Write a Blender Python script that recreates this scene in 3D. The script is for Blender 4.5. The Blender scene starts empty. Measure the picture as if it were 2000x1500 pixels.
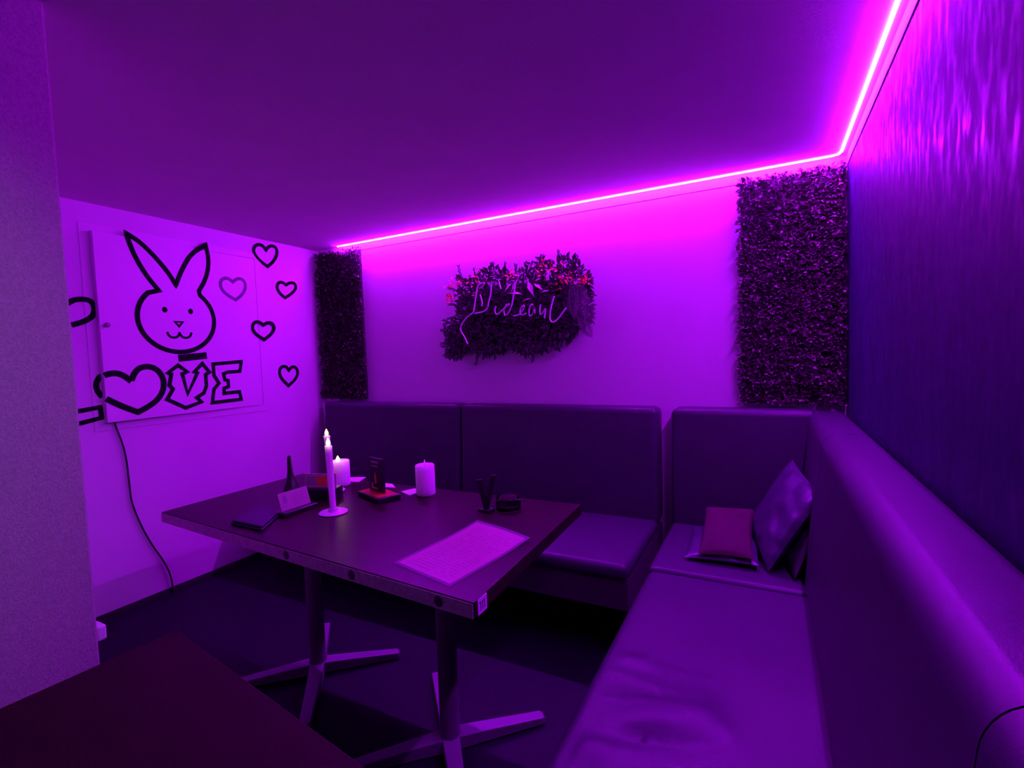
import bpy, bmesh, math, random
from mathutils import Vector, Matrix, noise
random.seed(7)
PI = math.pi
SC = bpy.context.scene
COL = SC.collection
# ---------------------------------------------------------------- room measures (metres)
XL, XR, YB, ZC = -3.19, 0.331, 2.842, 2.232
YN, XP, YP = -2.6, -1.535, 0.591          # near wall, pillar wall face, pillar wall end
T = 0.75                                  # table height

# ---------------------------------------------------------------- helpers
def tag(o, label=None, cat=None, group=None, kind=None):
    if label: o['label'] = label
    if cat: o['category'] = cat
    if group: o['group'] = group
    if kind: o['kind'] = kind
    return o

def thing(name, label, cat, loc=(0, 0, 0), rz=0, group=None):
    o = bpy.data.objects.new(name, None); COL.objects.link(o)
    o.location = loc; o.rotation_euler = (0, 0, rz); o.empty_display_size = .05
    return tag(o, label, cat, group)

def obj(name, bm, m, parent=None, smooth=False, label=None):
    """link bm (world coordinates) as one mesh object, origin kept on its parent"""
    me = bpy.data.meshes.new(name)
    bmesh.ops.recalc_face_normals(bm, faces=bm.faces[:])
    if smooth:
        for f in bm.faces: f.smooth = True
        for e in bm.edges:
            if len(e.link_faces) == 2 and e.calc_face_angle(0) > 0.7: e.smooth = False
    bm.to_mesh(me); bm.free()
    for mm in (m if isinstance(m, (list, tuple)) else [m]): me.materials.append(mm)
    o = bpy.data.objects.new(name, me); COL.objects.link(o)
    if parent is not None:
        o.parent = parent
        r = parent
        while r.parent is not None: r = r.parent
        if parent is r:
            mw = Matrix.Translation(r.location) @ r.rotation_euler.to_matrix().to_4x4()
            me.transform(mw.inverted())
        else:
            mw = Matrix.Translation(r.location) @ r.rotation_euler.to_matrix().to_4x4()
            me.transform(mw.inverted())
    else:
        # put the origin on the object's base centre
        xs = [v.co for v in me.vertices]
        c = Vector(((min(v.x for v in xs) + max(v.x for v in xs)) / 2, (min(v.y for v in xs) + max(v.y for v in xs)) / 2, min(v.z for v in xs)))
        me.transform(Matrix.Translation(-c)); o.location = c
    if label: o['label'] = label
    return o

def box(bm, x0, x1, y0, y1, z0, z1, r=0, seg=3, fn=None):
    t = bmesh.new()
    bmesh.ops.create_cube(t, size=1)
    for v in t.verts:
        v.co = Vector(((x0 + x1) / 2 + v.co.x * (x1 - x0), (y0 + y1) / 2 + v.co.y * (y1 - y0), (z0 + z1) / 2 + v.co.z * (z1 - z0)))
    if r: bmesh.ops.bevel(t, geom=t.edges[:], offset=r, segments=seg, profile=.5, affect='EDGES')
    if fn:
        for v in t.verts: v.co = Vector(fn(v.co))
    merge(bm, t); return bm

def merge(bm, t, mat=None, mi=0):
    mp = {}
    for v in t.verts: mp[v] = bm.verts.new(mat @ v.co if mat else v.co)
    for f in t.faces:
        try:
            nf = bm.faces.new([mp[v] for v in f.verts]); nf.smooth = f.smooth; nf.material_index = mi if mi else f.material_index
        except ValueError: pass
    t.free()

def BOX(*a, **k): return box(bmesh.new(), *a, **k)

def prism(bm, pts, z0, z1, r=0, seg=2):
    t = bmesh.new()
    a = [t.verts.new((x, y, z0)) for x, y in pts]; b = [t.verts.new((x, y, z1)) for x, y in pts]
    n = len(pts)
    t.faces.new(a[::-1]); t.faces.new(b)
    for i in range(n): t.faces.new((a[i], a[(i + 1) % n], b[(i + 1) % n], b[i]))
    if r: bmesh.ops.bevel(t, geom=t.edges[:], offset=r, segments=seg, profile=.5, affect='EDGES')
    merge(bm, t); return bm

def lathe(bm, prof, c=(0, 0, 0), n=32, M=None):
    t = bmesh.new(); rings = []
    for r, z in prof:
        if r < 1e-6: rings.append([t.verts.new((0, 0, z))])
        else: rings.append([t.verts.new((r * math.cos(2 * PI * i / n), r * math.sin(2 * PI * i / n), z)) for i in range(n)])
    for A, B in zip(rings, rings[1:]):
        for i in range(n):
            j = (i + 1) % n
            if len(A) == 1 and len(B) == 1: continue
            if len(A) == 1: t.faces.new((A[0], B[j], B[i]))
            elif len(B) == 1: t.faces.new((A[i], A[j], B[0]))
            else: t.faces.new((A[i], A[j], B[j], B[i]))
    mm = Matrix.Translation(Vector(c)) @ (M if M else Matrix())
    merge(bm, t, mm); return bm

def smoothpath(pts, it=2, closed=False):
    """Chaikin corner cutting"""
    pts = [Vector(p) for p in pts]
    for _ in range(it):
        out = [] if closed else [pts[0]]
        n = len(pts)
        for i in range(n if closed else n - 1):
            a, b = pts[i], pts[(i + 1) % n]
            out += [a * .75 + b * .25, a * .25 + b * .75]
        if not closed: out.append(pts[-1])
        pts = out
    return pts

def tube(bm, pts, r, n=8, r1=None):
    pts = [Vector(p) for p in pts]; rings = []
    for i, p in enumerate(pts):
        d = (pts[min(i + 1, len(pts) - 1)] - pts[max(i - 1, 0)]).normalized()
        up = Vector((0, 0, 1)) if abs(d.z) < .9 else Vector((1, 0, 0))
        a = d.cross(up).normalized(); b = d.cross(a)
        rr = r if r1 is None else r + (r1 - r) * i / (len(pts) - 1)
        rings.append([bm.verts.new(p + (a * math.cos(2 * PI * k / n) + b * math.sin(2 * PI * k / n)) * rr) for k in range(n)])
    for A, B in zip(rings, rings[1:]):
        for k in range(n): bm.faces.new((A[k], A[(k + 1) % n], B[(k + 1) % n], B[k]))
    bm.faces.new(rings[0][::-1]); bm.faces.new(rings[-1])
    return bm

def stroke(bm, pts, w, x, closed=False, sm=0, th=.0012):
    """a painted line of width w on the plane x: points are (y, z)"""
    P = smoothpath([(a, b, 0) for a, b in pts], sm, closed) if sm else [Vector((a, b, 0)) for a, b in pts]
    n = len(P); Lf, Rt = [], []
    for i, p in enumerate(P):
        a = P[(i - 1) % n] if (closed or i > 0) else None
        b = P[(i + 1) % n] if (closed or i < n - 1) else None
        d1 = (p - a).normalized() if a is not None else None
        d2 = (b - p).normalized() if b is not None else None
        d1 = d1 or d2; d2 = d2 or d1
        n1 = Vector((-d1.y, d1.x, 0)); n2 = Vector((-d2.y, d2.x, 0))
        m = (n1 + n2)
        m = m.normalized() if m.length > 1e-4 else n1
        k = min(1.7, 1 / max(.3, m.dot(n1)))
        Lf.append(p + m * w / 2 * k); Rt.append(p - m * w / 2 * k)
    vs = [[bm.verts.new(((x(q.x) if callable(x) else x) + h, q.x, q.y)) for q in S] for S in (Lf, Rt) for h in (0, th)]
    L0, L1, R0, R1 = vs
    for i in range(n if closed else n - 1):
        j = (i + 1) % n
        for A, B in ((L1, R1), (L0, L1), (R0, R1), (L0, R0)):
            bm.faces.new((A[i], A[j], B[j], B[i]))
    if not closed:
        for i in (0, n - 1): bm.faces.new((L0[i], L1[i], R1[i], R0[i]))
    return bm

# ---------------------------------------------------------------- materials
def mat(name, col, rough=.6, metal=0, spec=.5, coat=0, coat_rough=.1, emit=None, strength=0, noise_amt=0, noise_scale=20, bump=0, bump_scale=60, stretch=(1, 1, 1), trans=0, alpha=1, sheen=0, col2=None, sss=0):
    m = bpy.data.materials.new(name); m.use_nodes = True
    nt = m.node_tree; b = nt.nodes['Principled BSDF']
    b.inputs['Base Color'].default_value = (*col, 1); b.inputs['Roughness'].default_value = rough
    b.inputs['Metallic'].default_value = metal; b.inputs['Specular IOR Level'].default_value = spec
    b.inputs['Coat Weight'].default_value = coat; b.inputs['Coat Roughness'].default_value = coat_rough
    b.inputs['Transmission Weight'].default_value = trans; b.inputs['Alpha'].default_value = alpha
    b.inputs['Sheen Weight'].default_value = sheen
    if sss:
        b.inputs['Subsurface Weight'].default_value = sss; b.inputs['Subsurface Scale'].default_value = .07
        b.inputs['Subsurface Radius'].default_value = (1, .7, .9)
    if emit:
        b.inputs['Emission Color'].default_value = (*emit, 1); b.inputs['Emission Strength'].default_value = strength
    if noise_amt or bump or col2:
        tc = nt.nodes.new('ShaderNodeTexCoord'); mp = nt.nodes.new('ShaderNodeMapping')
        mp.inputs['Scale'].default_value = stretch
        nt.links.new(tc.outputs['Object'], mp.inputs['Vector'])
        if noise_amt or col2:
            n = nt.nodes.new('ShaderNodeTexNoise'); n.inputs['Scale'].default_value = noise_scale; n.inputs['Detail'].default_value = 6
            r = nt.nodes.new('ShaderNodeValToRGB')
            c2 = col2 if col2 else tuple(min(1, c * (1 + noise_amt)) for c in col)
            c1 = col if col2 else tuple(c * (1 - noise_amt) for c in col)
            r.color_ramp.elements[0].position = .3; r.color_ramp.elements[1].position = .7
            r.color_ramp.elements[0].color = (*c1, 1); r.color_ramp.elements[1].color = (*c2, 1)
            nt.links.new(mp.outputs[0], n.inputs['Vector']); nt.links.new(n.outputs['Fac'], r.inputs['Fac'])
            nt.links.new(r.outputs['Color'], b.inputs['Base Color'])
        if bump:
            n2 = nt.nodes.new('ShaderNodeTexNoise'); n2.inputs['Scale'].default_value = bump_scale; n2.inputs['Detail'].default_value = 4
            bp = nt.nodes.new('ShaderNodeBump'); bp.inputs['Strength'].default_value = bump; bp.inputs['Distance'].default_value = .004
            nt.links.new(mp.outputs[0], n2.inputs['Vector']); nt.links.new(n2.outputs['Fac'], bp.inputs['Height'])
            nt.links.new(bp.outputs['Normal'], b.inputs['Normal'])
    return m

M_wall = mat('white_wall_paint', (.78, .75, .78), .85, spec=.2, noise_amt=.03, noise_scale=3, bump=.15, bump_scale=90)
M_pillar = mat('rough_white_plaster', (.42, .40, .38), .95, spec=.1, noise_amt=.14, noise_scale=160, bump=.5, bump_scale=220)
M_ceil = mat('ceiling_paint', (.88, .80, .83), .95, spec=.05, noise_amt=.03, noise_scale=5, bump=.2, bump_scale=120)
M_purple = mat('brushed_dark_purple_plaster', (.026, .013, .070), .5, spec=.12, noise_amt=.16, noise_scale=9, bump=.13, bump_scale=30, stretch=(1, 1, .12))
M_floor = mat('dark_floor', (.008, .006, .015), .6, spec=.15, noise_amt=.15, noise_scale=40)
M_dark = mat('black_baseboard', (.03, .025, .03), .6)
M_white = mat('white_lacquer', (.80, .77, .80), .45, noise_amt=.02, noise_scale=4)
M_trim = mat('white_cornice', (.8, .78, .8), .7)
M_ink = mat('black_paint', (.008, .007, .010), .9, spec=.03)
M_ink2 = mat('faded_grey_paint', (.20, .17, .22), .9, spec=.05)
M_vinyl = mat('grey_vinyl', (.050, .046, .066), .42, spec=.3, noise_amt=.05, noise_scale=8, bump=.12, bump_scale=350)
M_skirt = mat('dark_grey_vinyl', (.07, .066, .07), .6, noise_amt=.1, noise_scale=30)
M_wood = mat('dark_brown_wood', (.017, .0055, .006), .34, spec=.11, coat_rough=.2, noise_amt=.25, noise_scale=14, stretch=(.5, 9, 1), bump=.03, bump_scale=50)
M_wood2 = mat('red_brown_wood_grain', (.017, .006, .0035), .65, spec=.12, noise_amt=.5, noise_scale=40, stretch=(3, 14, 1), bump=.25, bump_scale=90)
M_edge = mat('grey_brown_edge_band', (.55, .52, .50), .5, noise_amt=.2, noise_scale=60)
M_plug = mat('dark_plug', (.035, .028, .03), .5)
M_steel = mat('satin_grey_metal', (.20, .19, .21), .45, metal=.4, noise_amt=.05, noise_scale=30)
M_foot = mat('pale_grey_metal', (.26, .25, .29), .45, metal=.2)
M_black = mat('black_plastic', (.012, .011, .014), .35)
M_wax = mat('white_wax', (.85, .80, .80), .5, sss=1)
M_metalw = mat('white_enamel', (.85, .82, .85), .35)
M_flame = mat('warm_flame', (1, .7, .3), .5, emit=(1, .66, .20), strength=4.5)
M_led = mat('violet_led', (1, 1, 1), .5, emit=(.44, .0028, 1), strength=480)
M_paper = mat('white_paper', (.85, .82, .85), .7)
M_pink = mat('pink_paper', (.36, .033, .095), .5, coat=.6, coat_rough=.28, noise_amt=.05, noise_scale=10)
M_text = mat('print', (.24, .025, .075), .6)
M_lam = mat('clear_laminate', (.9, .88, .95), .15, alpha=.14, spec=.8)
M_card = mat('cream_card', (.45, .36, .36), .6)
M_print = mat('grey_print', (.32, .25, .30), .7)
M_orange = mat('orange_print', (.65, .20, .03), .6)
M_red = mat('red_laminate', (.60, .03, .04), .3)
M_glass = mat('clear_glass', (.86, .82, .90), .02, trans=1, spec=.6)
M_silver = mat('silver_satin', (.075, .072, .11), .33, spec=.5, metal=.2, bump=.25, bump_scale=45)
M_maroon = mat('maroon_fabric', (.045, .005, .019), .85, bump=.15, bump_scale=300)
M_darksat = mat('dark_shiny_fabric', (.022, .02, .028), .4, bump=.3, bump_scale=60)
M_navy = mat('dark_blue_cover', (.012, .012, .035), .5)
M_leaf = mat('dark_green_leaf', (.035, .05, .03), .45, spec=.4, col2=(.09, .09, .06), noise_scale=45)
M_leafhl = mat('highlight_grey_leaf', (.28, .28, .22), .4, spec=.6)  # paler share of the leaves: grey highlights put into the colour
M_leaf2 = mat('deep_green_leaf', (.03, .05, .035), .5, spec=.4, col2=(.09, .09, .07), noise_scale=25)
M_redleaf = mat('red_leaf', (.55, .03, .06), .5, col2=(.75, .18, .12), noise_scale=40)
M_pinkleaf = mat('pale_variegated_leaf', (.85, .55, .70), .4, col2=(.45, .22, .38), noise_scale=30)
M_fern = mat('fern_leaf', (.26, .22, .25), .5)
M_mesh = mat('black_backing', (.01, .012, .01), .9)
M_neon = mat('unlit_neon_tube', (.75, .66, .75), .35)
M_cable = mat('black_cable', (.015, .013, .016), .5)

def flecks(m):
    """a few glossy flecks in the brushed plaster"""
    nt = m.node_tree; b = nt.nodes['Principled BSDF']
    tc = nt.nodes.new('ShaderNodeTexCoord'); mp = nt.nodes.new('ShaderNodeMapping'); mp.inputs['Scale'].default_value = (1, 1, .35)
    n = nt.nodes.new('ShaderNodeTexNoise'); n.inputs['Scale'].default_value = 38; n.inputs['Detail'].default_value = 5
    r = nt.nodes.new('ShaderNodeMapRange'); r.inputs['From Min'].default_value = .45; r.inputs['From Max'].default_value = .72
    r.inputs['To Min'].default_value = .62; r.inputs['To Max'].default_value = .30
    nt.links.new(tc.outputs['Object'], mp.inputs['Vector']); nt.links.new(mp.outputs[0], n.inputs['Vector'])
    nt.links.new(n.outputs['Fac'], r.inputs['Value']); nt.links.new(r.outputs[0], b.inputs['Roughness'])
flecks(M_purple)

# ---------------------------------------------------------------- the setting
def struct(name, bm, m, parent=None):
    o = obj(name, bm, m, parent)
    if parent is None: o['kind'] = 'structure'
    return o
struct('floor', BOX(XL - .1, XR + .1, YN - .1, YB + .1, -.08, 0), M_floor)
struct('ceiling', BOX(XL - .1, XR + .1, YN - .1, YB + .1, ZC, ZC + .1), M_ceil)
struct('wall_back', BOX(XL - .1, XR + .1, YB, YB + .1, 0, ZC), M_wall)
struct('wall_left', BOX(XL - .1, XL, YN, YB, 0, ZC), M_wall)
struct('wall_right', BOX(XR, XR + .1, YN, YB, 0, ZC), M_purple)
struct('wall_front', BOX(XP, XR, YN - .1, YN, 0, ZC), M_wall)
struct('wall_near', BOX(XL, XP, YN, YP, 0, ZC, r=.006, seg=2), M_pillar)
struct('baseboard_left', BOX(XL, XL + .012, YP, YB, 0, .032), M_dark)
struct('trim_1', BOX(XL, XR - .004, YB - .004, YB, ZC - .048, ZC), M_trim)
struct('trim_2', BOX(XR - .004, XR, YN, YB, ZC - .048, ZC), M_trim)
skt = obj('wall_socket', BOX(-1.590, -1.542, YP, YP + .022, .645, .685, r=.006), M_white)
tag(skt, 'small white socket box on pillar edge near the floor', 'socket')

# violet LED strip round the two walls, just under the ceiling
led = bmesh.new()
zl = ZC - .0048
path = [(-2.93, YB - .038, zl), (XR - .065, YB - .038, zl), (XR - .040, YB - .046, zl), (XR - .032, YB - .080, zl), (XR - .032, .75, zl)]
tube(led, path, 1, 12)
n_ = 12                                    # flatten the round section: 13 mm wide, 8 mm high, against the ceiling
for i, p in enumerate(path):
    for v in list(led.verts)[i * n_:(i + 1) * n_]:
        d = v.co - Vector(p); v.co = Vector(p) + Vector((d.x * .0065, d.y * .0065, d.z * .004))
tag(obj('led_strip', led, M_led), 'glowing violet LED strip bent round the corner under the ceiling', 'LED strip')

# ---------------------------------------------------------------- panel with drawings on the left wall
PXF = XL + .003
def PXD(y): return XL + .005 + .032 * max(0, min(1, (2.279 - y) / .946))      # the hatch stands ajar at its near edge
panel = thing('wall_panel', 'square white hatch panel on left wall painted with rabbit face and letters', 'wall panel', (XL, 1.81, 1.02))
obj('frame', BOX(XL, PXF, 1.287, 2.335, 1.018, 2.125, r=.001, seg=1), M_white, panel)
sg = bmesh.new()
box(sg, XL + .0005, PXF + .0006, 2.2785, 2.2825, 1.063, 2.0865); box(sg, XL + .0005, PXF + .0006, 1.333, 2.2825, 2.0825, 2.0865)
obj('gap', sg, M_ink2, panel, label='dark gap line round the hatch door')
door = obj('door', BOX(PXF - .001, XL + .022, 1.333, 2.279, 1.063, 2.083, r=.0015, fn=lambda v: (v.x if v.x < XL + .010 else v.x - (XL + .022) + PXD(v.y), v.y, v.z)), M_white, panel)
kn = bmesh.new(); lathe(kn, [(0, .022), (.010, .020), (.013, .012), (.008, .004), (.010, 0), (0, 0)], (PXD(1.364), 1.364, 1.588), 16, Matrix.Rotation(PI / 2, 4, 'Y'))
obj('knob', kn, M_steel, door, True)
W = .027
D = {
'heart_panel':[(1.461,1.2829),(1.479,1.325),(1.5063,1.3526),(1.5503,1.3607),(1.5937,1.3443),(1.6228,1.3031),(1.6312,1.2523),(1.6154,1.1982),(1.5806,1.1564),(1.534,1.1266),(1.4822,1.1033),(1.4242,1.1339),(1.3702,1.1678),(1.3346,1.1935)],
'heart_panel2':[(1.3339,1.3164),(1.3499,1.3247),(1.3894,1.3293),(1.4244,1.3135),(1.4514,1.2883),(1.4606,1.2782)],
'heart_frame':[(1.3322,1.2009),(1.3118,1.2375),(1.3076,1.2743),(1.3245,1.3098),(1.3364,1.3165)],
'V':[(1.7167,1.36),(1.7682,1.3185),(1.7375,1.3075),(1.7617,1.1827),(1.8299,1.3083),(1.8118,1.3165),(1.8644,1.3657),(1.9066,1.31),(1.8807,1.295),(1.8812,1.2246),(1.862,1.1806),(1.8149,1.1547),(1.8422,1.1252),(1.7428,1.0985),(1.6407,1.1606),(1.6779,1.2185),(1.6586,1.2424),(1.6746,1.3085),(1.6563,1.3165)],
'E':[(1.9343,1.3603),(2.1305,1.3714),(2.1161,1.3061),(2.0324,1.3042),(1.9994,1.2946),(2.0058,1.255),(2.0285,1.248),(2.028,1.2085),(1.9961,1.1996),(1.9938,1.1662),(2.104,1.1684),(2.1125,1.1156),(1.9114,1.1128),(1.9285,1.1992),(1.9645,1.2353),(1.9346,1.2868)],
'H1':[(2.3791,2.1628),(2.3504,2.1938),(2.3106,2.1902),(2.2797,2.1576),(2.2859,2.1175),(2.3289,2.0768),(2.3845,2.0465),(2.4389,2.0934),(2.4713,2.1539),(2.4644,2.1958),(2.4258,2.2037),(2.3942,2.1835)],
'Hfade':[(2.1076,1.9043),(2.0762,1.9263),(2.0352,1.918),(2.0156,1.8827),(2.0297,1.8401),(2.068,1.8104),(2.1197,1.7867),(2.1645,1.8192),(2.1989,1.8686),(2.1963,1.9202),(2.1604,1.9355),(2.1293,1.9238)],
'H2':[(2.5277,1.931),(2.4998,1.9492),(2.4635,1.9426),(2.4465,1.9036),(2.4721,1.8627),(2.5136,1.8351),(2.5756,1.8724),(2.6165,1.9149),(2.6085,1.9526),(2.5664,1.9543)],
'H3':[(2.317,1.6256),(2.2854,1.6483),(2.246,1.643),(2.2266,1.6044),(2.2469,1.5635),(2.3164,1.5227),(2.3734,1.5603),(2.4071,1.6043),(2.393,1.6407),(2.3522,1.6476)],
'H4':[(2.5078,1.2956),(2.485,1.3284),(2.4456,1.326),(2.4246,1.293),(2.4354,1.2422),(2.4967,1.1811),(2.5597,1.2221),(2.5894,1.2726),(2.5741,1.3162),(2.5366,1.3227)],
'arc':[(1.19,1.665),(1.205,1.685),(1.228,1.7036),(1.2505,1.7168),(1.2835,1.7227),(1.3126,1.7179),(1.3283,1.6967),(1.331,1.6607),(1.3138,1.6281),(1.2789,1.604),(1.2274,1.5842)],
'L':[(1.1965,1.1373),(1.2286,1.1388),(1.3183,1.1487),(1.3219,1.091),(1.2278,1.0744),(1.199,1.0713)],
'bar':[(1.7214,1.402),(1.8966,1.4165)]}
def mixed(pts, hard=(0,)):
    """smooth a closed heart but keep its notch and its tip sharp"""
    low = min(range(len(pts)), key=lambda i: pts[i][1])
    cuts = [0, low, len(pts)]
    q = pts + [pts[0]]
    out = []
    for a, b in zip(cuts, cuts[1:]):
        s = smoothpath([(u, v, 0) for u, v in q[a:b + 1]], 2)
        out += [(p.x, p.y) for p in s[:-1]]
    return out
def arc(cy, cz, ry, rz, a0, a1, n=24, tilt=0):
    o = []
    for i in range(n + 1):
        a = math.radians(a0 + (a1 - a0) * i / n)
        u, v = ry * math.cos(a), rz * math.sin(a)
        o.append((cy + u * math.cos(tilt) - v * math.sin(tilt), cz + u * math.sin(tilt) + v * math.cos(tilt)))
    return o
S0 = PXD
# a plain rabbit face seen from the front (two ears, round head)
rb = bmesh.new()
def sm(p): return [(v.x, v.y) for v in smoothpath([(a, b, 0) for a, b in p], 2)]
earL = [(1.640, 1.800), (1.585, 1.870), (1.535, 1.960), (1.505, 2.045), (1.494, 2.100)]
earL2 = [(1.494, 2.100), (1.570, 2.058), (1.650, 1.975), (1.705, 1.905), (1.738, 1.842)]
earR = [(1.738, 1.842), (1.775, 1.930), (1.840, 2.045), (1.940, 2.118)]
earR2 = [(1.940, 2.118), (1.955, 2.010), (1.925, 1.900), (1.872, 1.815)]
outline = sm(earL)[:-1] + sm(earL2)[:-1] + sm(earR)[:-1] + sm(earR2)[:-1] + arc(1.738, 1.640, .222, .200, 50, -232, 40)[:-1]
stroke(rb, outline, W, S0, True)
stroke(rb, arc(1.665, 1.690, .007, .009, 0, 360, 12)[:-1], .016, S0, True)
stroke(rb, arc(1.815, 1.690, .007, .009, 0, 360, 12)[:-1], .016, S0, True)
stroke(rb, [(1.716, 1.622), (1.764, 1.622), (1.740, 1.595)], .013, S0, True)
stroke(rb, arc(1.705, 1.560, .035, .034, 180, 360, 12), .014, S0)
stroke(rb, arc(1.775, 1.560, .035, .034, 180, 360, 12), .014, S0)
stroke(rb, D['bar'], .042, S0)
obj('rabbit_drawing', rb, M_ink, door)
hb = bmesh.new(); hp = D['heart_panel']
stroke(hb, [(v.x, v.y) for v in smoothpath([(a, b, 0) for a, b in hp[:11]], 2)] + [(v.x, v.y) for v in smoothpath([(a, b, 0) for a, b in hp[10:]], 2)][1:], W + .005, S0)
stroke(hb, D['heart_panel2'], W + .005, S0, sm=2)
obj('heart_drawing', hb, M_ink, door)
obj('heart_edge_drawing', stroke(bmesh.new(), D['heart_frame'], W, PXF, sm=1), M_ink, panel)
obj('letter_v_drawing', stroke(bmesh.new(), D['V'], W - .004, S0, True), M_ink, door)
obj('letter_e_drawing', stroke(bmesh.new(), D['E'], W - .004, S0, True), M_ink, door)
obj('faded_heart_drawing', stroke(bmesh.new(), mixed(D['Hfade']), W * .8, S0, True), M_ink2, door, label='faded grey heart outline')
G = 'black hearts painted on the left wall'
for k, lab in (('H1', 'black heart outline painted above the top right corner of the hatch panel'),
               ('H2', 'black heart outline on wall just below the topmost heart, near the foliage'),
               ('H3', 'black heart outline crossing the right edge of the hatch panel'),
               ('H4', 'lowest black heart outline on wall beside the leafy panel')):
    pts = mixed(D[k])
    bmh = bmesh.new()
    stroke(bmh, pts, W * .82, (lambda y: max(XL + .001, PXD(y))) if k == 'H3' else XL - .0005, True, th=.0045)
    tag(obj('painted_heart', bmh, M_ink), lab, 'wall drawing', G)
tag(obj('painted_arc', stroke(bmesh.new(), D['arc'], W, XL - .0005, sm=2, th=.0045), M_ink), 'black curved line on wall between the pillar and the hatch panel', 'wall drawing')
tag(obj('painted_letter', stroke(bmesh.new(), D['L'], W - .004, XL - .0005, th=.0045), M_ink), 'foot of black outlined letter L showing beside the pillar', 'wall drawing')
cb = bmesh.new()
cp = [(XL + .03, 1.368, 1.075), (XL + .012, 1.375, 1.05), (XL + .012, 1.415, .895), (XL + .012, 1.421, .691), (XL + .012, 1.424, .588), (XL + .012, 1.486, .374), (XL + .016, 1.575, .18), (XL + .02, 1.596, .08), (XL + .022, 1.594, .006)]
tube(cb, smoothpath(cp, 2), .0048, 8)
tag(obj('power_cable', cb, M_cable, None, True), 'thin black cable hanging from the hatch panel to the floor', 'cable')

# ---------------------------------------------------------------- foliage
def leaf(bm, c, d, up, L, Wd, fold=.25, mi=0):
    """one pointed leaf: base c, direction d"""
    d = d.normalized(); s = d.cross(up)
    if s.length < 1e-3: s = Vector((1, 0, 0))
    s.normalize(); u = s.cross(d)
    a = bm.verts.new(c); tip = bm.verts.new(c + d * L - u * L * .08)
    m1 = bm.verts.new(c + d * L * .45 + s * Wd / 2 + u * Wd * fold); m2 = bm.verts.new(c + d * L * .45 - s * Wd / 2 + u * Wd * fold)
    mid = bm.verts.new(c + d * L * .5)
    for f in ((a, m1, mid), (m1, tip, mid), (a, mid, m2), (mid, tip, m2)):
        q = bm.faces.new(f); q.material_index = mi
def rnd(a, b): return random.uniform(a, b)
def green_panel(x0, x1, z0, z1, n, label):
    g = thing('artificial_hedge_panel', label, 'plant panel', ((x0 + x1) / 2, YB, z0), 0, 'leafy panels on the back wall')
    obj('backing', BOX(x0 + .02, x1 - (.002 if x1 > 0 else .03), YB - .022, YB - .001, z0 + .01, z1 - .02), M_mesh, g)
    bm = bmesh.new()
    for _ in range(n):
        x, z = rnd(x0 + .012, x1 - .006), rnd(z0 + .01, z1 - .008)
        dep = .018 + .03 * (noise.noise(Vector((x * 14, 3.1, z * 14))) * .5 + .5) + rnd(0, .014)
        c = Vector((x, YB - dep, z))
        for k in range(3):
            d = Vector((rnd(-1, 1), rnd(-.9, -.05), rnd(-.7, .9)))
            if x < x0 + .04: d.x -= rnd(0, .8)
            if x > x1 - .03: d.x = -abs(d.x) * .3 if x1 > 0 else d.x + rnd(0, .8)
            if c.x + d.normalized().x * .03 > XR - .004: d.x = -abs(d.x)
            if c.x + d.normalized().x * .03 < XL + .004: d.x = abs(d.x)
            L = rnd(.014, .027)
            if c.z + L > z1 + .012: d.z = -abs(d.z)
            leaf(bm, c, d, Vector((rnd(-.3, .3), -.7, .6)), L, L * rnd(.55, .8), .2, 1 if random.random() < .17 else 0)
    obj('leaves', bm, [M_leaf, M_leafhl], g)
green_panel(-3.185, -2.70, 1.047, 2.205, 3600, 'tall dark leafy hedge panel on back wall in the far left corner')
green_panel(-.145, XR, 1.05, 2.195, 4200, 'tall dark leafy hedge panel on back wall in the corner beside the purple wall')

plant = thing('wall_plant_arrangement', 'dark bushy artificial plant arrangement with red leaves in middle of back wall', 'plant', (-1.4, YB, 1.35))
def shape_z(x):      # top and bottom outline of the bush
    t = (x + 1.94) / 1.03
    top = 1.62 + .28 * min(1, max(0, (x + 1.95) / .10)) if x < -1.85 else 1.885 + .03 * math.sin(x * 19)
    if -1.25 < x < -1.0: top = 1.91 + .02 * math.sin(x * 40)
    if x > -1.0: top = 1.90 - (x + 1.0) * 1.6
    bot = 1.375 + .022 * math.sin(x * 21 + 1)
    if x > -1.15: bot = 1.37 + (x + 1.15) * .75
    return top, bot
back = bmesh.new()
outl = [(-1.88, 1.42), (-1.6, 1.42), (-1.3, 1.42), (-1.15, 1.44), (-1.0, 1.56), (-.99, 1.74), (-1.1, 1.80), (-1.5, 1.79), (-1.80, 1.79), (-1.79, 1.60)]
t_ = bmesh.new(); prism(t_, outl, 0, .03); merge(back, t_, Matrix.Translation((0, YB - .001, 0)) @ Matrix.Rotation(PI / 2, 4, 'X'))
obj('backing', back, M_mesh, plant)
fol = bmesh.new()
for _ in range(3600):
    x = rnd(-1.93, -.92); tp, bt = shape_z(x); tp += .022 * noise.noise(Vector((x * 23, 0, 5)))
    if x < -1.80: bt, tp = (1.36, 1.56 + (x + 1.93) * .9) if random.random() < .6 and x < -1.84 else (1.36, tp if x > -1.83 else 1.60)
    z = rnd(bt, tp - .01)
    c = Vector((x, YB - rnd(.03, .085), z))
    d = Vector((rnd(-1, 1) + (x + 1.42) * 1.2, rnd(-.8, 0), rnd(-1, 1) + (z - 1.6) * 3))
    L = rnd(.024, .055); leaf(fol, c, d, Vector((0, -1, .4)), L, L * rnd(.3, .6))
obj('foliage', fol, M_leaf2, plant)
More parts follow.
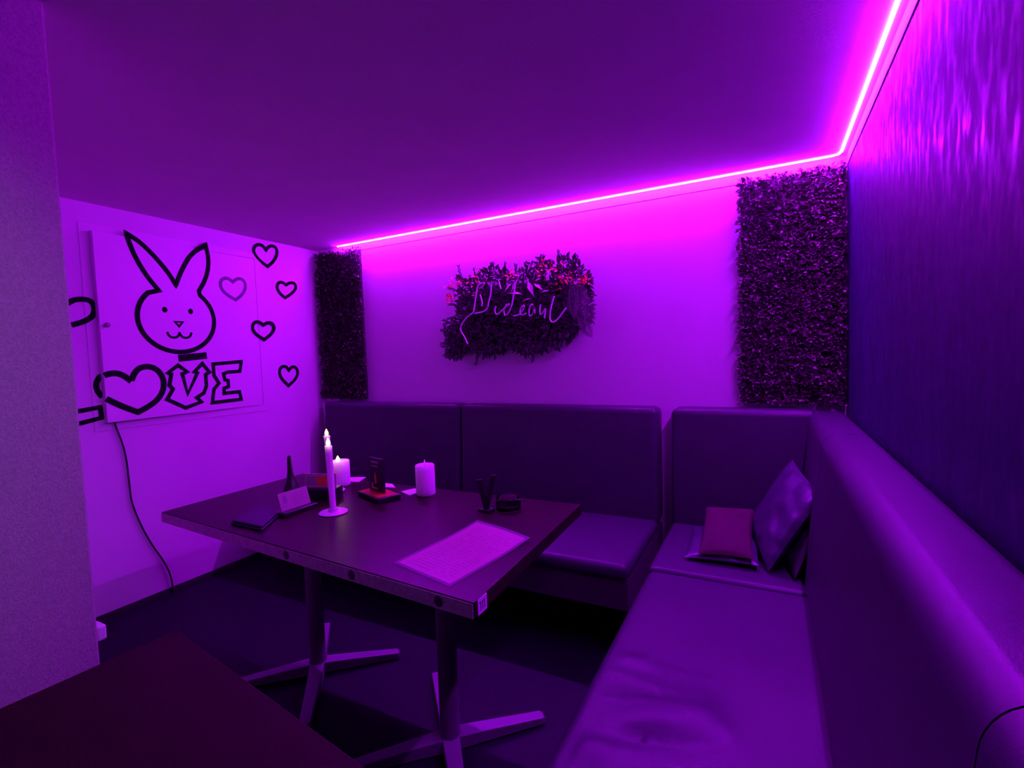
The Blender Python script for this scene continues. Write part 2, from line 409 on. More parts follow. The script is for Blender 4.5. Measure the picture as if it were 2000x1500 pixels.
# feathery sprigs on the top and the left edge
for (x, z, dx, dz, L) in [(-1.80, 1.85, -.1, 1, .10), (-1.70, 1.85, .1, 1, .07), (-1.55, 1.86, .0, 1, .08), (-1.48, 1.86, .25, 1, .07), (-1.86, 1.80, -1, .3, .05), (-1.86, 1.70, -1, .1, .05), (-1.86, 1.62, -1, -.2, .06), (-1.92, 1.52, -1, .3, .06), (-1.93, 1.45, -1, -.1, .05), (-1.92, 1.39, -.8, -.5, .05),
                          (-1.20, 1.87, -.1, 1, .07), (-1.12, 1.88, .2, 1, .08), (-1.02, 1.85, .5, 1, .07), (-.97, 1.78, 1, .7, .06), (-1.40, 1.86, .1, 1, .05), (-1.30, 1.86, -.4, 1, .06), (-1.06, 1.48, .8, -1, .05), (-1.7, 1.36, -.2, -1, .06), (-1.3, 1.36, 0, -1, .05)]:
    spr = bmesh.new(); d = Vector((dx, -.25, dz)).normalized(); c0 = Vector((x, YB - .05, z))
    tube(spr, [c0, c0 + d * L], .0018, 5, .0008)
    for i in range(9):
        p = c0 + d * L * (i / 8)
        for s in (-1, 1):
            e = d * rnd(.6, 1.3) + Vector((dz * s, 0, -dx * s)) * rnd(.4, 1) + Vector((0, rnd(-.6, .3), 0)); leaf(spr, p, e, Vector((rnd(-.5, .5), -1, .4)), rnd(.012, .024), .008)
    obj('sprig', spr, M_leaf2, plant)
rl = bmesh.new()
for _ in range(150):
    cx, cz, sp = random.choice([(-1.83, 1.84, .03), (-1.66, 1.84, .04), (-1.42, 1.84, .02), (-1.10, 1.80, .045), (-1.17, 1.85, .035), (-1.05, 1.80, .04), (-.93, 1.76, .02), (-1.86, 1.74, .02)])
    c = Vector((random.gauss(cx, sp), YB - rnd(.08, .12), random.gauss(cz, sp * .7)))
    leaf(rl, c, Vector((rnd(-1, 1), -.5, rnd(-.5, 1))), Vector((0, -.8, .6)), rnd(.018, .034), rnd(.013, .022))
obj('red_leaves', rl, M_redleaf, plant, label='small red leaves')
pl = bmesh.new()
for x, z, dx, dz, L in [(-1.30, 1.80, .5, -.9, .12), (-1.36, 1.82, -.5, -.9, .10), (-1.30, 1.84, .5, .9, .08), (-1.33, 1.72, -1, .2, .10), (-1.27, 1.69, -1, -.15, .07), (-1.40, 1.80, -.7, -.7, .08), (-1.26, 1.78, .8, -.5, .09), (-1.22, 1.72, .9, .1, .08)]:
    leaf(pl, Vector((x, YB - .10, z)), Vector((dx, -.35, dz)), Vector((0, -.6, .9)), L, L * .30, .12)
obj('broad_leaves', pl, M_pinkleaf, plant, label='long pale pink striped leaves')
fb = bmesh.new()
for x, z, dx, dz, L in [(-1.02, 1.76, .1, -1, .22), (-.97, 1.78, .15, -1, .24), (-.95, 1.70, .35, -1, .20), (-1.0, 1.64, .5, -1, .22), (-.98, 1.55, .6, -.8, .14)]:
    d = Vector((dx, -.1, dz)).normalized(); c0 = Vector((x, YB - .095, z)); side = Vector((-dz, 0, dx)).normalized()
    tube(fb, [c0, c0 + d * L], .002, 5, .0008)
    for i in range(24):
        f = i / 23; p = c0 + d * L * f; ln = .045 * math.sin(PI * (.12 + .86 * f))
        for s in (-1, 1): leaf(fb, p, side * s + d * .35 + Vector((0, -.1, 0)), Vector((0, -1, .3)), ln, .0055, .1)
obj('fern_fronds', fb, M_fern, plant, label='feathery purple grey fern fronds')

# unlit script sign on a clear support in front of the bush
sign = thing('script_neon_sign', 'unlit handwritten script neon sign in front of the wall plants', 'sign', (-1.4, 2.652, 1.5))
N = [[(-1.690,1.430),(-1.713,1.481),(-1.736,1.51),(-1.741,1.537),(-1.725,1.564),(-1.696,1.592),(-1.667,1.612),(-1.639,1.623),(-1.634,1.643),(-1.623,1.69),(-1.611,1.745),(-1.602,1.785),(-1.582,1.8),(-1.547,1.802),(-1.562,1.781),(-1.59,1.77)],
 [(-1.584,1.73),(-1.577,1.704),(-1.572,1.684),(-1.577,1.659)],
 [(-1.502,1.795),(-1.505,1.76),(-1.511,1.721),(-1.526,1.683),(-1.536,1.638),(-1.575,1.622),(-1.63,1.618)],
 [(-1.451,1.805),(-1.444,1.779),(-1.437,1.754)],
 [(-1.475,1.653),(-1.488,1.624),(-1.474,1.597),(-1.435,1.621),(-1.408,1.645),(-1.4,1.66)],
 [(-1.382,1.659),(-1.408,1.645),(-1.424,1.62),(-1.418,1.59),(-1.399,1.596),(-1.372,1.635),(-1.359,1.679),(-1.345,1.74),(-1.338,1.78)],
 [(-1.356,1.586),(-1.32,1.587),(-1.283,1.629),(-1.285,1.645),(-1.304,1.633),(-1.316,1.603),(-1.302,1.583),(-1.273,1.596)],
 [(-1.226,1.643),(-1.24,1.644),(-1.255,1.614),(-1.253,1.573),(-1.231,1.584),(-1.216,1.624),(-1.217,1.590)],
 [(-1.178,1.64),(-1.186,1.606),(-1.183,1.578),(-1.166,1.589),(-1.144,1.621),(-1.152,1.588),(-1.156,1.557)],
 [(-1.091,1.681),(-1.106,1.642),(-1.117,1.602),(-1.123,1.567),(-1.119,1.54),(-1.103,1.53),(-1.081,1.541),(-1.052,1.571),(-1.018,1.609)]]
for q in N:
    b_ = bmesh.new(); tube(b_, [(p.x, 2.652, p.y) for p in smoothpath([(a, c, 0) for a, c in q], 2)], .0048, 8)
    tb = obj('neon_tube', b_, M_neon, sign, True)
for x, z in ((-1.62, 1.70), (-1.512, 1.715), (-1.37, 1.66), (-1.108, 1.63), (-1.47, 1.60), (-1.24, 1.60), (-1.16, 1.60), (-1.30, 1.59)):
    obj('support_rod', tube(bmesh.new(), [(x, 2.655, z), (x, 2.806, z)], .0025, 6), M_black, sign)

# ---------------------------------------------------------------- upholstered benches
SEAT = .44
def back_shear(v, axis, f0, f1, amt):
    w = (v[axis] - f0) / (f1 - f0); w = max(0, min(1, w))
    q = v.copy(); q[axis] += amt * (1 - w) * (v.z - .40) / .64; return q
def legs(parent, pts):
    for x, y in pts: obj('leg', BOX(x - .025, x + .025, y - .025, y + .025, 0, .235, r=.003), M_black, parent)
def back_bench(x0, x1, label):
    b = thing('bench', label, 'bench', ((x0 + x1) / 2, 2.4, 0), 0, 'grey upholstered wall benches')
    obj('seat', BOX(x0 + .003, x1 - .003, 2.015, 2.69, .365, SEAT, r=.032, seg=5), M_vinyl, b, True)
    obj('backrest', BOX(x0 + .003, x1 - .003, 2.65, YB - .008, .40, 1.040, r=.035, seg=6, fn=lambda v: back_shear(v, 1, 2.65, YB - .008, .045)), M_vinyl, b, True)
    obj('base', BOX(x0 + .006, x1 - .006, 2.030, 2.80, .235, .385, r=.006), M_skirt, b)
    legs(b, [(x0 + .06, 2.25), (x1 - .06, 2.25), (x0 + .06, 2.75), (x1 - .06, 2.75)])
    return b
back_bench(-3.06, -1.80, 'grey vinyl bench under the tall left leafy panel behind the candles')
back_bench(-1.80, -.530, 'grey vinyl bench on back wall under the plants, beside the gap')
def roll_back(y0, y1, e0, e1):
    """backrest along the purple wall with a rolled top; e0/e1: round that end too"""
    t = bmesh.new(); box(t, .115, XR - .004, y0, y1, .40, 1.035)
    ed = []
    for e in t.edges:
        m = (e.verts[0].co + e.verts[1].co) / 2
        if abs(m.y - y0) < 1e-4 and not e0: continue
        if abs(m.y - y1) < 1e-4 and not e1: continue
        if abs(m.x - XR + .004) < 1e-4 and abs(m.z - .40) < 1e-4: continue
        ed.append(e)
    bmesh.ops.bevel(t, geom=ed, offset=.055, segments=8, profile=.5, affect='EDGES')
    for v in t.verts: v.co = back_shear(v.co, 0, .115, XR - .004, .055)
    return t
cb_ = thing('corner_bench', 'grey vinyl corner bench seat holding the pile of cushions', 'bench', (-.17, 2.4, 0), 0, 'grey upholstered wall benches')
obj('seat', BOX(-.458, .205, 2.052, 2.69, .365, SEAT, r=.026, seg=5), M_vinyl, cb_, True)
obj('backrest', BOX(-.462, .205, 2.65, YB - .008, .40, 1.040, r=.035, seg=6, fn=lambda v: back_shear(v, 1, 2.65, YB - .008, .045)), M_vinyl, cb_, True)
obj('base', BOX(-.445, .30, 2.06, 2.80, .235, .385, r=.006), M_skirt, cb_)
obj('side_backrest', roll_back(2.0515, 2.72, False, False), M_vinyl, cb_, True)
legs(cb_, [(-.38, 2.75), (-.2, 2.75), (.2, 2.3)])
def side_bench(y0, y1, yb1, label, seams):
    b = thing('bench', label, 'bench', (0, (y0 + y1) / 2, 0), 0, 'grey upholstered wall benches')
    s = bmesh.new(); nx, ny = 60, 130
    x0, x1 = -.452, .20
    box(s, x0, x1, y0 + .003, y1 - .003, .365, SEAT, r=.034, seg=5)
    big = max(s.faces, key=lambda f: f.calc_center_median().z * 10 + f.calc_area())
    bmesh.ops.subdivide_edges(s, edges=[e for e in big.edges], cuts=60, use_grid_fill=True)
    for v in s.verts:
        if v.co.z > SEAT - 1e-4 and -.415 < v.co.x < .165 and y0 + .04 < v.co.y < y1 - .04:
            x, y = v.co.x, v.co.y
            f = min(1, (x + .415) / .03, (.165 - x) / .03, (y - y0 - .04) / .03, (y1 - .04 - y) / .03)
            h = .004 * (noise.noise(Vector((x * 5, y * 5, .3))))
            for (cx, cy, sx, sy, a, am) in WR:
                u, w = (x - cx) * math.cos(a) + (y - cy) * math.sin(a), -(x - cx) * math.sin(a) + (y - cy) * math.cos(a)
                h += am * math.exp(-(u / sx) ** 2 - (w / sy) ** 2)
            v.co.z += h * f
    obj('seat', s, M_vinyl, b, True)
    obj('backrest', roll_back(y0, yb1, False, False), M_vinyl, b, True)
    obj('base', BOX(-.437, .30, y0 + .006, y1 - .006, .235, .385, r=.006), M_skirt, b)
    legs(b, [(-.2, y0 + .08), (-.2, y1 - .08), (.2, y0 + .08), (.2, y1 - .08)])
    return b
WR = [(-.23, 1.19, .10, .06, .35, .016), (-.31, 1.345, .10, .010, -.12, -.006), (-.24, 1.335, .12, .012, -.1, .006), (-.33, 1.285, .09, .007, -.25, -.008), (-.30, 1.305, .10, .012, -.2, .006),
      (-.36, 1.40, .05, .02, .1, .008), (-.24, 1.12, .11, .02, .3, -.012), (-.36, 1.03, .07, .05, .2, .010), (-.15, 1.25, .05, .09, .6, .008), (-.28, 1.24, .10, .015, .1, .007), (-.22, 1.39, .08, .01, -.1, .004), (-.36, 1.25, .06, .008, -.35, -.007)]
side_bench(.565, 2.048, 2.0485, 'long grey vinyl bench along the dark purple wall', [])
WR2 = WR; WR = []
side_bench(-.75, .562, .562, 'nearest grey vinyl bench section at the edge of the view', [])

# ---------------------------------------------------------------- cushions on the corner seat
def pillow(w, h, t, M, seed=0, wr=.006, n=40, pinch=.05):
    bm = bmesh.new(); g = {}
    for s in (1, -1):
        for i in range(n + 1):
            for j in range(n + 1):
                u, v = 2 * i / n - 1, 2 * j / n - 1
                edge = i in (0, n) or j in (0, n)
                if s == -1 and edge: g[s, i, j] = g[1, i, j]; continue
                x = w / 2 * u * (1 - pinch * (1 - v * v)); y = h / 2 * v * (1 - pinch * (1 - u * u))
                k = ((1 - u ** 2) * (1 - v ** 2))
                z = s * t / 2 * k ** .42
                q = Vector((u * 2.2 + seed, v * 2.2, s))
                z += wr * k ** .3 * (noise.noise(q) * 1.0 + .7 * noise.noise(q * 2.3) * (1 - k) + .35 * math.sin(9 * u * v + 5 * v + seed)) * (0 if edge else 1)
                g[s, i, j] = bm.verts.new(M @ Vector((x, y, z)))
        for i in range(n):
            for j in range(n):
                f = [g[s, i, j], g[s, i + 1, j], g[s, i + 1, j + 1], g[s, i, j + 1]]
                bm.faces.new(f if s == 1 else f[::-1])
    return bm
def frame(c, nrm, upish, roll=0):
    z = Vector(nrm).normalized(); y = Vector(upish); y = (y - z * y.dot(z)).normalized(); x = y.cross(z)
    R = Matrix((x, y, z)).transposed().to_4x4()
    return Matrix.Translation(Vector(c)) @ R @ Matrix.Rotation(roll, 4, 'Z')
CG = 'cushions piled on the corner seat'
tag(obj('cushion', pillow(.29, .34, .06, frame((-.185, 2.345, .474), (-.04, -.08, 1), (0, 1, 0)), 1), M_silver, None, True), 'pale silver cushion lying lowest under the maroon one', 'cushion', CG)
tag(obj('cushion', pillow(.21, .38, .075, frame((-.168, 2.355, .533), (-.05, -.26, 1), (0, 1, 0)), 2, .003), M_maroon, None, True), 'matte maroon cushion lying in the pile on the corner seat', 'cushion', CG)
tag(obj('cushion', pillow(.36, .34, .07, frame((.120, 2.33, .590), (-1, -.12, .42), (0, 0, 1), .10), 3), M_darksat, None, True), 'dark cushion wedged between the silver cushion and the backrest', 'cushion', CG)
tag(obj('cushion', pillow(.41, .38, .095, frame((.045, 2.365, .640), (-.84, -.25, .48), (0, 0, 1), -.14), 5.3, .010), M_silver, None, True), 'shiny silver satin cushion leaning against the backrest, topmost of the pile', 'cushion', CG)

# ---------------------------------------------------------------- dining table
tc = [(-2.245, 1.11), (-.641, .986), (-.663, 1.829), (-2.245, 1.815)]
tbl = thing('dining_table', 'large dark brown table with candles and menu in the middle of the booth', 'table', (-1.4, 1.42, 0))
obj('tabletop', prism(bmesh.new(), tc, T - .042, T, .0025), M_wood, tbl)
def fy(x): return 1.11 + (x + 2.245) * (.986 - 1.11) / 1.604
eb = bmesh.new()
e0, e1 = (-2.243, fy(-2.243)), (-.643, fy(-.643))
prism(eb, [(e0[0], e0[1] - .002), (e1[0], e1[1] - .002), (e1[0], e1[1] + .001), (e0[0], e0[1] + .001)], T - .041, T - .003)
eband = obj('edge_band', eb, M_edge, tbl, label='grey front edge band')
ang = math.atan2(.986 - 1.11, 1.604)
for x in (-1.392, -1.080, -.752):
    pb = bmesh.new()
    lathe(pb, [(0, .002), (.0125, .0015), (.0145, 0), (.0145, -.002), (0, -.002)], (x, fy(x) - .002, T - .0215), 24, Matrix.Rotation(ang, 4, 'Z') @ Matrix.Rotation(PI / 2, 4, 'X'))
    obj('plug', pb, M_plug, tbl, True, label='dark round plug')
st = obj('number_sticker', BOX(-.6425, -.6402, 1.004, 1.048, T - .0415, T - .002), M_paper, tbl, label='white number sticker')
sd = bmesh.new()
for k in range(3):
    y = 1.0165 + k * .0095
    box(sd, -.6403, -.6396, y - .0012, y + .0012, T - .033, T - .011)
    box(sd, -.6403, -.6396, y - .0042, y - .0012, T - .0145, T - .0115)
obj('number', sd, M_ink, st)
def pedestal(cx, cy, angs, lens):
    c = bmesh.new(); lathe(c, [(0, .03), (.036, .03), (.036, .06), (.034, .07), (.033, T - .06), (.045, T - .055), (.085, T - .048), (.085, T - .043), (0, T - .043)], (cx, cy, 0), 28)
    obj('column', c, M_steel, tbl, True)
    for a, L in zip(angs, lens):
        f = bmesh.new(); t = bmesh.new()
        pr = [(.018, .030), (.12, .026), (L - .01, .021), (L, .014)]
        top = [(.052), (.046), (.030), (.026)]
        rows = []
        for (r, w), zt in zip(pr, top): rows.append([t.verts.new((r, -w, .004)), t.verts.new((r, w, .004)), t.verts.new((r, w, zt)), t.verts.new((r, -w, zt))])
        for A, B in zip(rows, rows[1:]):
            for i in range(4): t.faces.new((A[i], A[(i + 1) % 4], B[(i + 1) % 4], B[i]))
        t.faces.new(rows[0][::-1]); t.faces.new(rows[-1])
        bmesh.ops.bevel(t, geom=t.edges[:], offset=.003, segments=2, profile=.5, affect='EDGES')
        merge(f, t, Matrix.Translation((cx, cy, 0)) @ Matrix.Rotation(a, 4, 'Z'))
        lathe(f, [(0, 0), (.012, 0), (.012, .008), (0, .008)], (cx + math.cos(a) * (L - .025), cy + math.sin(a) * (L - .025), 0), 12)
        obj('foot', f, M_foot, tbl)
def aim(c, ps): return [math.atan2(y - c[1], x - c[0]) for x, y in ps], [math.hypot(y - c[1], x - c[0]) for x, y in ps]
for c, ps in (((-1.752, 1.437), [(-1.495, 1.668), (-2.001, 1.703), (-1.985, 1.21), (-1.515, 1.165)]), ((-.985, 1.335), [(-.741, 1.581), (-1.253, 1.618), (-1.235, 1.09), (-.745, 1.06)])):
    a, l = aim(c, ps); pedestal(*c, a, l)

# the nearer table
ft = thing('side_table', 'nearest dark red brown wooden table with its corner in view', 'table', (-.85, .2, 0))
obj('tabletop', prism(bmesh.new(), [(-1.204, .608), (-.46, .497), (-.50, -.28), (-1.27, -.25)], T - .04, T, .002), M_wood2, ft)
c = bmesh.new(); lathe(c, [(0, .03), (.034, .03), (.033, T - .06), (.085, T - .048), (.085, T - .04), (0, T - .04)], (-.88, .15, 0), 24)
obj('column', c, M_steel, ft, True)
for k in range(4):
    a = PI / 4 + k * PI / 2
    f = bmesh.new(); prism(f, [(-.88 + math.cos(a + s * b) * r, .15 + math.sin(a + s * b) * r) for r, b, s in ((.04, .6, -1), (.34, .06, -1), (.34, .06, 1), (.04, .6, 1))], .0, .035, .003)
    obj('foot', f, M_foot, ft)

# ---------------------------------------------------------------- things on the table
def flame_prof(h, r): return [(0, 0), (r * .75, h * .12), (r, h * .30), (r * .80, h * .55), (r * .42, h * .80), (0, h)]
def taper(x, y, zt, lean, label, base=True):
    h = thing('candle_holder', label[0], 'candle holder', (x, y, T), 0, 'white taper candle holders')
    b = bmesh.new(); lathe(b, [(0, 0), (.054, 0), (.056, .003), (.052, .006), (.020, .007), (.017, .020), (.0135, .022), (.0125, .010), (0, .010)], (x, y, T), 40)
    obj('dish', b, M_metalw, h, True)
    cnd = thing('taper_candle', label[1], 'candle', (x, y, T + .0105), 0, 'tall taper candles on the table')
    M = Matrix.Shear('XY', 4, (lean, 0)) if False else Matrix()
    L = zt - T - .0105
    w = bmesh.new(); lathe(w, [(0, 0), (.0115, 0), (.0128, L * .4), (.0135, L * .93), (.0145, L), (.010, L + .001), (0, L - .002)], (0, 0, 0), 24)
    sh = Matrix(((1, 0, lean, x), (0, 1, 0, y), (0, 0, 1, T + .0105), (0, 0, 0, 1)))
    bmesh.ops.transform(w, matrix=sh, verts=w.verts[:])
    obj('wax', w, M_wax, cnd, True)
    f = bmesh.new(); lathe(f, flame_prof(.034, .0088), (x + lean * L, y, zt - .001), 16)
    obj('flame', f, M_flame, cnd, True, label='glowing yellow flame')
taper(-1.539, 1.376, 1.018, -.03, ('white round dish holding the taper candle nearest the menu', 'white lit taper candle standing nearest, shorter of the two in view'))
taper(-1.800, 1.612, 1.008, -.075, ('white round dish of the rear taper candle beside the lit pillar candle', 'white lit taper candle behind the front one, its flame highest'))
def pillar_candle(x, y, r, h, label, lit):
    c = thing('pillar_candle', label, 'candle', (x, y, T), 0, 'thick white candles on the table')
    w = bmesh.new()
    lathe(w, [(0, .0), (r - .003, 0), (r, .003), (r, h - .004), (r - .003, h), (r - .008, h - .001), (r - .014, h - .006), (0, h - .008)], (x, y, T), 48)
    obj('wax', w, M_wax, c, True)
    f = bmesh.new()
    if lit: lathe(f, flame_prof(.033, .010), (x - .005, y - .008, T + h - .008), 16); obj('flame', f, M_flame, c, True, label='glowing yellow flame')
    else: lathe(f, flame_prof(.034, .0055), (x, y, T + h - .010), 16); obj('wick', f, M_wax, c, True)
pillar_candle(-1.843, 1.705, .044, .122, 'short thick white candle burning behind the taper candles', True)
pillar_candle(-1.346, 1.722, .042, .134, 'thick white unlit candle standing alone near table centre', False)

# napkins
def sheet(name, pts, z, th, m, lab, cat, group=None):
    b = bmesh.new(); prism(b, pts, z, z + th)
    return tag(obj(name, b, m), lab, cat, group)
NG = 'white paper napkins on the table'
sheet('napkin', [(-1.87, 1.757), (-1.80, 1.775), (-1.835, 1.862), (-1.945, 1.835)][0:3] + [(-1.93, 1.82)], T, .004, M_paper, 'white paper napkin right behind the burning pillar candle', 'napkin', NG)
sheet('napkin', [(-1.665, 1.735), (-1.545, 1.752), (-1.605, 1.80), (-1.70, 1.80)], T, .004, M_paper, 'white paper napkin behind the black drinks stand', 'napkin', NG)
sheet('napkin', [(-1.479, 1.712), (-1.40, 1.675), (-1.392, 1.79), (-1.455, 1.775)], T, .003, M_paper, 'white paper napkin beside the unlit thick candle', 'napkin', NG)

# black drinks stand with red foot
ds = thing('display_stand', 'black drinks advert stand on a red topped foot beside thick candle', 'display stand', (-1.54, 1.61, T))
ba = [(-1.625, 1.595), (-1.450, 1.530), (-1.405, 1.625), (-1.585, 1.69)]
obj('foot', prism(bmesh.new(), ba, T, T + .022, .003), M_black, ds)
bi = [(-1.615, 1.598), (-1.455, 1.539), (-1.414, 1.621), (-1.583, 1.682)]
obj('foot_top', prism(bmesh.new(), bi, T + .0215, T + .0235), M_red, ds, label='red top plate of the foot')
# upright plate, turned towards the seats in front
p0, p1 = Vector((-1.577, 1.622, 0)), Vector((-1.478, 1.598, 0)); dx = (p1 - p0).normalized(); nn = Vector((dx.y, -dx.x, 0))
def onplate(u0, u1, z0, z1, t0, t1, bm=None):
    bm = bm or bmesh.new()
    a = [p0 + dx * u + nn * t for u, t in ((u0, t0), (u1, t0), (u1, t1), (u0, t1))]
    return prism(bm, [(q.x, q.y) for q in a], z0, z1)
plw = (p1 - p0).length
plate = obj('plate', onplate(0, plw, T + .023, T + .172, -.012, 0), M_black, ds)
pt = onplate(.018, .072, T + .150, T + .159, 0, .0008); onplate(.020, .066, T + .134, T + .139, 0, .0008, pt)
obj('lettering', pt, M_print, plate)
og = onplate(.038, .054, T + .060, T + .095, 0, .0008); onplate(.042, .050, T + .095, T + .108, 0, .0008, og)
obj('bottle_picture', og, M_orange, plate, label='orange bottle picture')
og = onplate(.016, .028, T + .036, T + .062, 0, .0008); onplate(.028, .060, T + .036, T + .043, 0, .0008, og)
obj('pale_picture', og, M_card, plate)

# two slanted cards in black holders, the dark upright, the little pot and the folded cover
def holder(a, b, h, z0, lean, label, pic):
    """card from a to b (front corners on the table), leaning back"""
    a, b = Vector((*a, 0)), Vector((*b, 0)); d = (b - a).normalized(); n_ = Vector((d.y, -d.x, 0)); L = (b - a).length
    h_ = thing('card_holder', label, 'card holder', ((a.x + b.x) / 2, (a.y + b.y) / 2, T), 0, 'black holders with slanted cards')
    def quad(bm, u0, u1, s0, s1, t0, t1):
        vs = []
        for u, s, t in [(u0, s0, t0), (u1, s0, t0), (u1, s1, t0), (u0, s1, t0), (u0, s0, t1), (u1, s0, t1), (u1, s1, t1), (u0, s1, t1)]:
            q = a + d * u + n_ * (t * math.cos(lean) - s * math.sin(lean)) + Vector((0, 0, z0 + s * math.cos(lean) + t * math.sin(lean)))
            vs.append(bm.verts.new(q))
        for f in ((0, 1, 2, 3), (4, 5, 6, 7), (0, 1, 5, 4), (1, 2, 6, 5), (2, 3, 7, 6), (3, 0, 4, 7)): bm.faces.new([vs[i] for i in f])
        return bm
    bb = bmesh.new()
    base = [a - d * .012 + n_ * .030, b + d * .012 + n_ * .030, b + d * .012 - n_ * .045, a - d * .012 - n_ * .045]
    prism(bb, [(q.x, q.y) for q in base], T, z0 + .002, .003)
    obj('base', bb, M_black, h_)
    cd = obj('card', quad(bmesh.new(), 0, L, 0, h, -.009, 0), M_card, h_)
    for u0, u1, s0, s1, m, nm in pic:
        obj(nm, quad(bmesh.new(), L * u0, L * u1, h * s0, h * s1, 0, .0007), m, cd)
lines = [(.45, .62, .74, .78), (.70, .85, .76, .80), (.42, .88, .58, .61), (.42, .80, .46, .49), (.42, .86, .34, .37), (.42, .7, .22, .25)]
holder((-1.702, 1.268), (-1.700, 1.405), .074, T + .014, .30, 'black holder with a pale slanted card, nearer of the two', [(.14, .25, .40, .82, M_print, 'dark_print')] + [(a, b, c, d, M_print, 'text_line') for a, b, c, d in lines])
holder((-1.825, 1.480), (-1.690, 1.530), .062, T + .046, .12, 'black holder with an orange pictured card behind the front candle', [(.40, .72, .15, .85, M_orange, 'orange_picture'), (.06, .36, .2, .8, M_print, 'text_block')])
up = bmesh.new(); lathe(up, [(0, 0), (.036, 0), (.037, .006), (.031, .03), (.017, .066), (.012, .10), (.0095, .16), (.006, .172), (0, .174)], (0, 0, 0), 20)
bmesh.ops.transform(up, matrix=Matrix(((1, 0, -.02, -1.968), (0, 1, 0, 1.523), (0, 0, 1, T), (0, 0, 0, 1))), verts=up.verts[:])
tag(obj('peg_stand', up, M_black, None, True), 'slim black upright peg with flared foot near the left wall', 'stand')
pt_ = bmesh.new(); lathe(pt_, [(0, 0), (.026, 0), (.034, .012), (.035, .028), (.028, .042), (.024, .046), (0, .047)], (-1.945, 1.625, T), 24)
tag(obj('small_pot', pt_, M_plug, None, True), 'small dark round pot behind the black upright peg', 'pot')
wl = bmesh.new(); prism(wl, [(-1.800, 1.122), (-1.615, 1.118), (-1.725, 1.285), (-1.868, 1.292)], T, T + .008, .003); prism(wl, [(-1.797, 1.126), (-1.621, 1.123), (-1.728, 1.281), (-1.866, 1.288)], T + .0082, T + .017, .004)
tag(obj('folded_wallet', wl, M_navy), 'flat dark blue folded wallet near the front edge of the table', 'wallet')

# forked black clip stand and glass ashtray
fk = thing('clip_stand', 'small black forked clip stand beside the ashtray', 'stand', (-.975, 1.618, T))
f0 = bmesh.new(); prism(f0, [(-1.005, 1.600), (-.955, 1.595), (-.945, 1.632), (-.995, 1.638)], T, T + .010, .002); obj('foot', f0, M_black, fk)
for (tx, ty, tz) in ((-.999, 1.613, T + .122), (-.949, 1.640, T + .138)):
    f1 = bmesh.new(); a = Vector((-.975, 1.618, T + .008)); b = Vector((tx, ty, tz)); s = Vector((.009, .004, 0)); w = Vector((-.002, .005, 0))
    vs = [f1.verts.new(q) for q in (a - s - w, a + s - w, a + s + w, a - s + w, b - s - w, b + s - w, b + s + w, b - s + w)]
    for f in ((0, 1, 2, 3), (4, 5, 6, 7), (0, 1, 5, 4), (1, 2, 6, 5), (2, 3, 7, 6), (3, 0, 4, 7)): f1.faces.new([vs[i] for i in f])
    obj('prong', f1, M_black, fk)
ag = bmesh.new(); lathe(ag, [(0, 0), (.046, 0), (.050, .004), (.051, .044), (.048, .048), (.045, .044), (.043, .014), (.038, .010), (0, .010)], (-.908, 1.672, T), 48)
tag(obj('ashtray', ag, M_glass, None, True), 'round clear glass ashtray on the table', 'ashtray')

# laminated menu
mn = thing('menu_sheet', 'laminated pink menu page lying near the table corner', 'menu', (-.84, 1.25, T))
mq = [Vector(p) for p in ((-.986, 1.092, 0), (-.743, 1.032, 0), (-.684, 1.401, 0), (-.935, 1.483, 0))]
def mpt(u, v, z):      # u across, v along (0 near .. 1 far)
    p = mq[0] * (1 - u) * (1 - v) + mq[1] * u * (1 - v) + mq[2] * u * v + mq[3] * (1 - u) * v
    p.z = T + z + .012 * max(0, v - .55) ** 2 * 4 + .004 * math.sin(u * 3) * v; return p
def msheet(u0, u1, v0, v1, z0, z1, n=14):
    bm = bmesh.new(); G_ = {}
    for s, z in ((0, z0), (1, z1)):
        for i in range(n + 1):
            for j in range(n + 1): G_[s, i, j] = bm.verts.new(mpt(u0 + (u1 - u0) * i / n, v0 + (v1 - v0) * j / n, z))
    for s in (0, 1):
        for i in range(n):
            for j in range(n): bm.faces.new((G_[s, i, j], G_[s, i + 1, j], G_[s, i + 1, j + 1], G_[s, i, j + 1]))
    for i in range(n):
        for q in (0, n):
            bm.faces.new((G_[0, i, q], G_[0, i + 1, q], G_[1, i + 1, q], G_[1, i, q])); bm.faces.new((G_[0, q, i], G_[0, q, i + 1], G_[1, q, i + 1], G_[1, q, i]))
    return bm
pp = obj('page', msheet(.045, .955, .03, .965, .0008, .0014), M_pink, mn, True)
obj('laminate', msheet(0, 1, 0, 1, .0016, .0022), M_lam, mn, True)
tx = bmesh.new()
for r in range(22):
    v = .08 + r * .038
    u = rnd(.12, .2)
    while u < .82:
        l = rnd(.03, .10)
        if random.random() < .8:
            vs = [tx.verts.new(mpt(uu, vv, .00155)) for uu, vv in ((u, v), (u + l, v), (u + l, v + .012), (u, v + .012))]; tx.faces.new(vs)
        u += l + .02
    if r in (5, 12, 17): continue
obj('print', tx, M_text, pp)

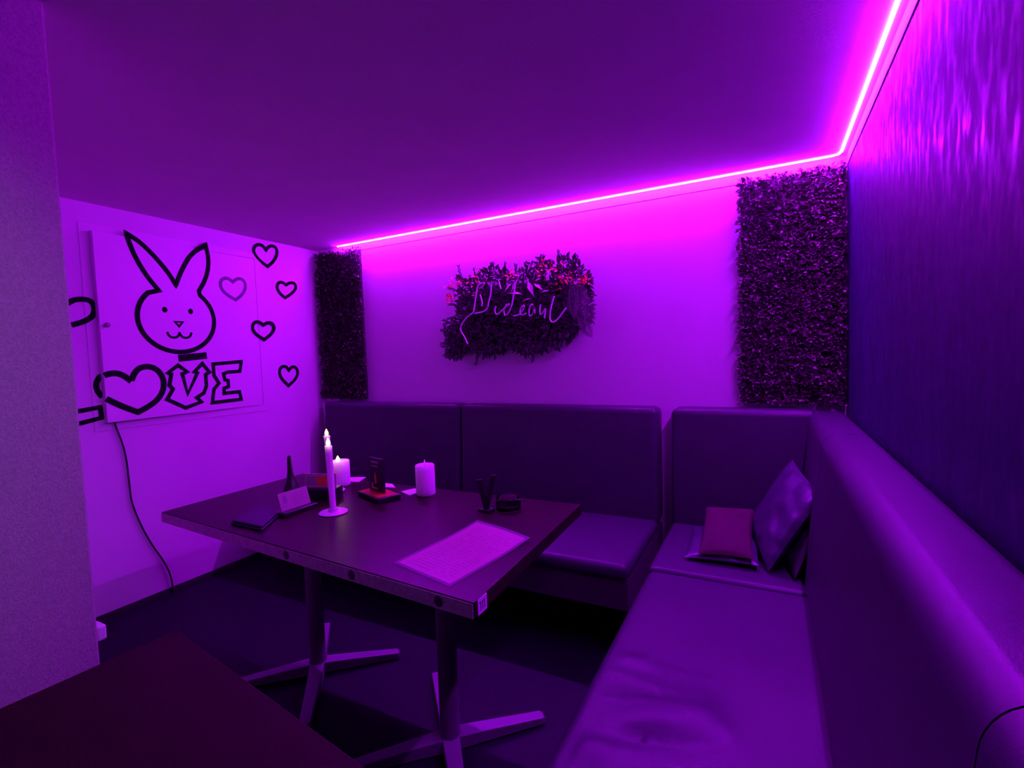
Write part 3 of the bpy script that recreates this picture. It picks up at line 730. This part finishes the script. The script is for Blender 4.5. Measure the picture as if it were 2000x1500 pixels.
# ---------------------------------------------------------------- light, camera, view
w = bpy.data.worlds.new('World'); SC.world = w; w.use_nodes = True
w.node_tree.nodes['Background'].inputs[0].default_value = (.02, .015, .03, 1); w.node_tree.nodes['Background'].inputs[1].default_value = .05
def area(name, loc, rot, size, col, e):
    l = bpy.data.lights.new(name, 'AREA'); l.size = size; l.color = col; l.energy = e
    o = bpy.data.objects.new(name, l); COL.objects.link(o); o.location = loc; o.rotation_euler = rot
    return o
area('room_lamp', (-.75, -1.0, 1.55), (math.radians(82), 0, math.radians(18)), .3, (1, .92, .85), .10)
sl = bpy.data.lights.new('pillar_fill_spot', 'SPOT'); sl.energy = 7; sl.color = (.8, .9, 1); sl.spot_size = math.radians(56); sl.spot_blend = .9; sl.shadow_soft_size = .08  # added fill without a real fixture, brightens the pillar wall
so = bpy.data.objects.new('pillar_fill_spot', sl); COL.objects.link(so); so.location = (-.12, .20, 1.95)
so.rotation_euler = (Vector((-1.535, .15, 1.30)) - Vector(so.location)).to_track_quat('-Z', 'Y').to_euler()
for n_, loc, e in (('candle_light', (-1.55, 1.376, 1.045), .05), ('candle_light', (-1.82, 1.612, 1.04), .05), ('candle_light', (-1.848, 1.69, .900), .10)):
    l = bpy.data.lights.new(n_, 'POINT'); l.color = (1, .55, .2); l.energy = e; l.shadow_soft_size = .015
    o = bpy.data.objects.new(n_, l); COL.objects.link(o); o.location = loc

cam = bpy.data.cameras.new('Camera'); co = bpy.data.objects.new('Camera', cam); COL.objects.link(co)
cam.sensor_width = 36; cam.lens = 36 * 963.73 / 2000; cam.clip_start = .02
r_ = Vector((.886977, .46050431, -.03475026)); u_ = Vector((.00403023, .06752584, .99770939)); f_ = Vector((-.46179601, .88508533, -.05803793))
co.matrix_world = Matrix((( r_.x, u_.x, -f_.x, 0), (r_.y, u_.y, -f_.y, 0), (r_.z, u_.z, -f_.z, 1.35), (0, 0, 0, 1)))
SC.camera = co
SC.view_settings.view_transform = 'Standard'; SC.view_settings.look = 'None'
SC.view_settings.exposure = 0; SC.view_settings.gamma = 1; SC.view_settings.use_curve_mapping = False
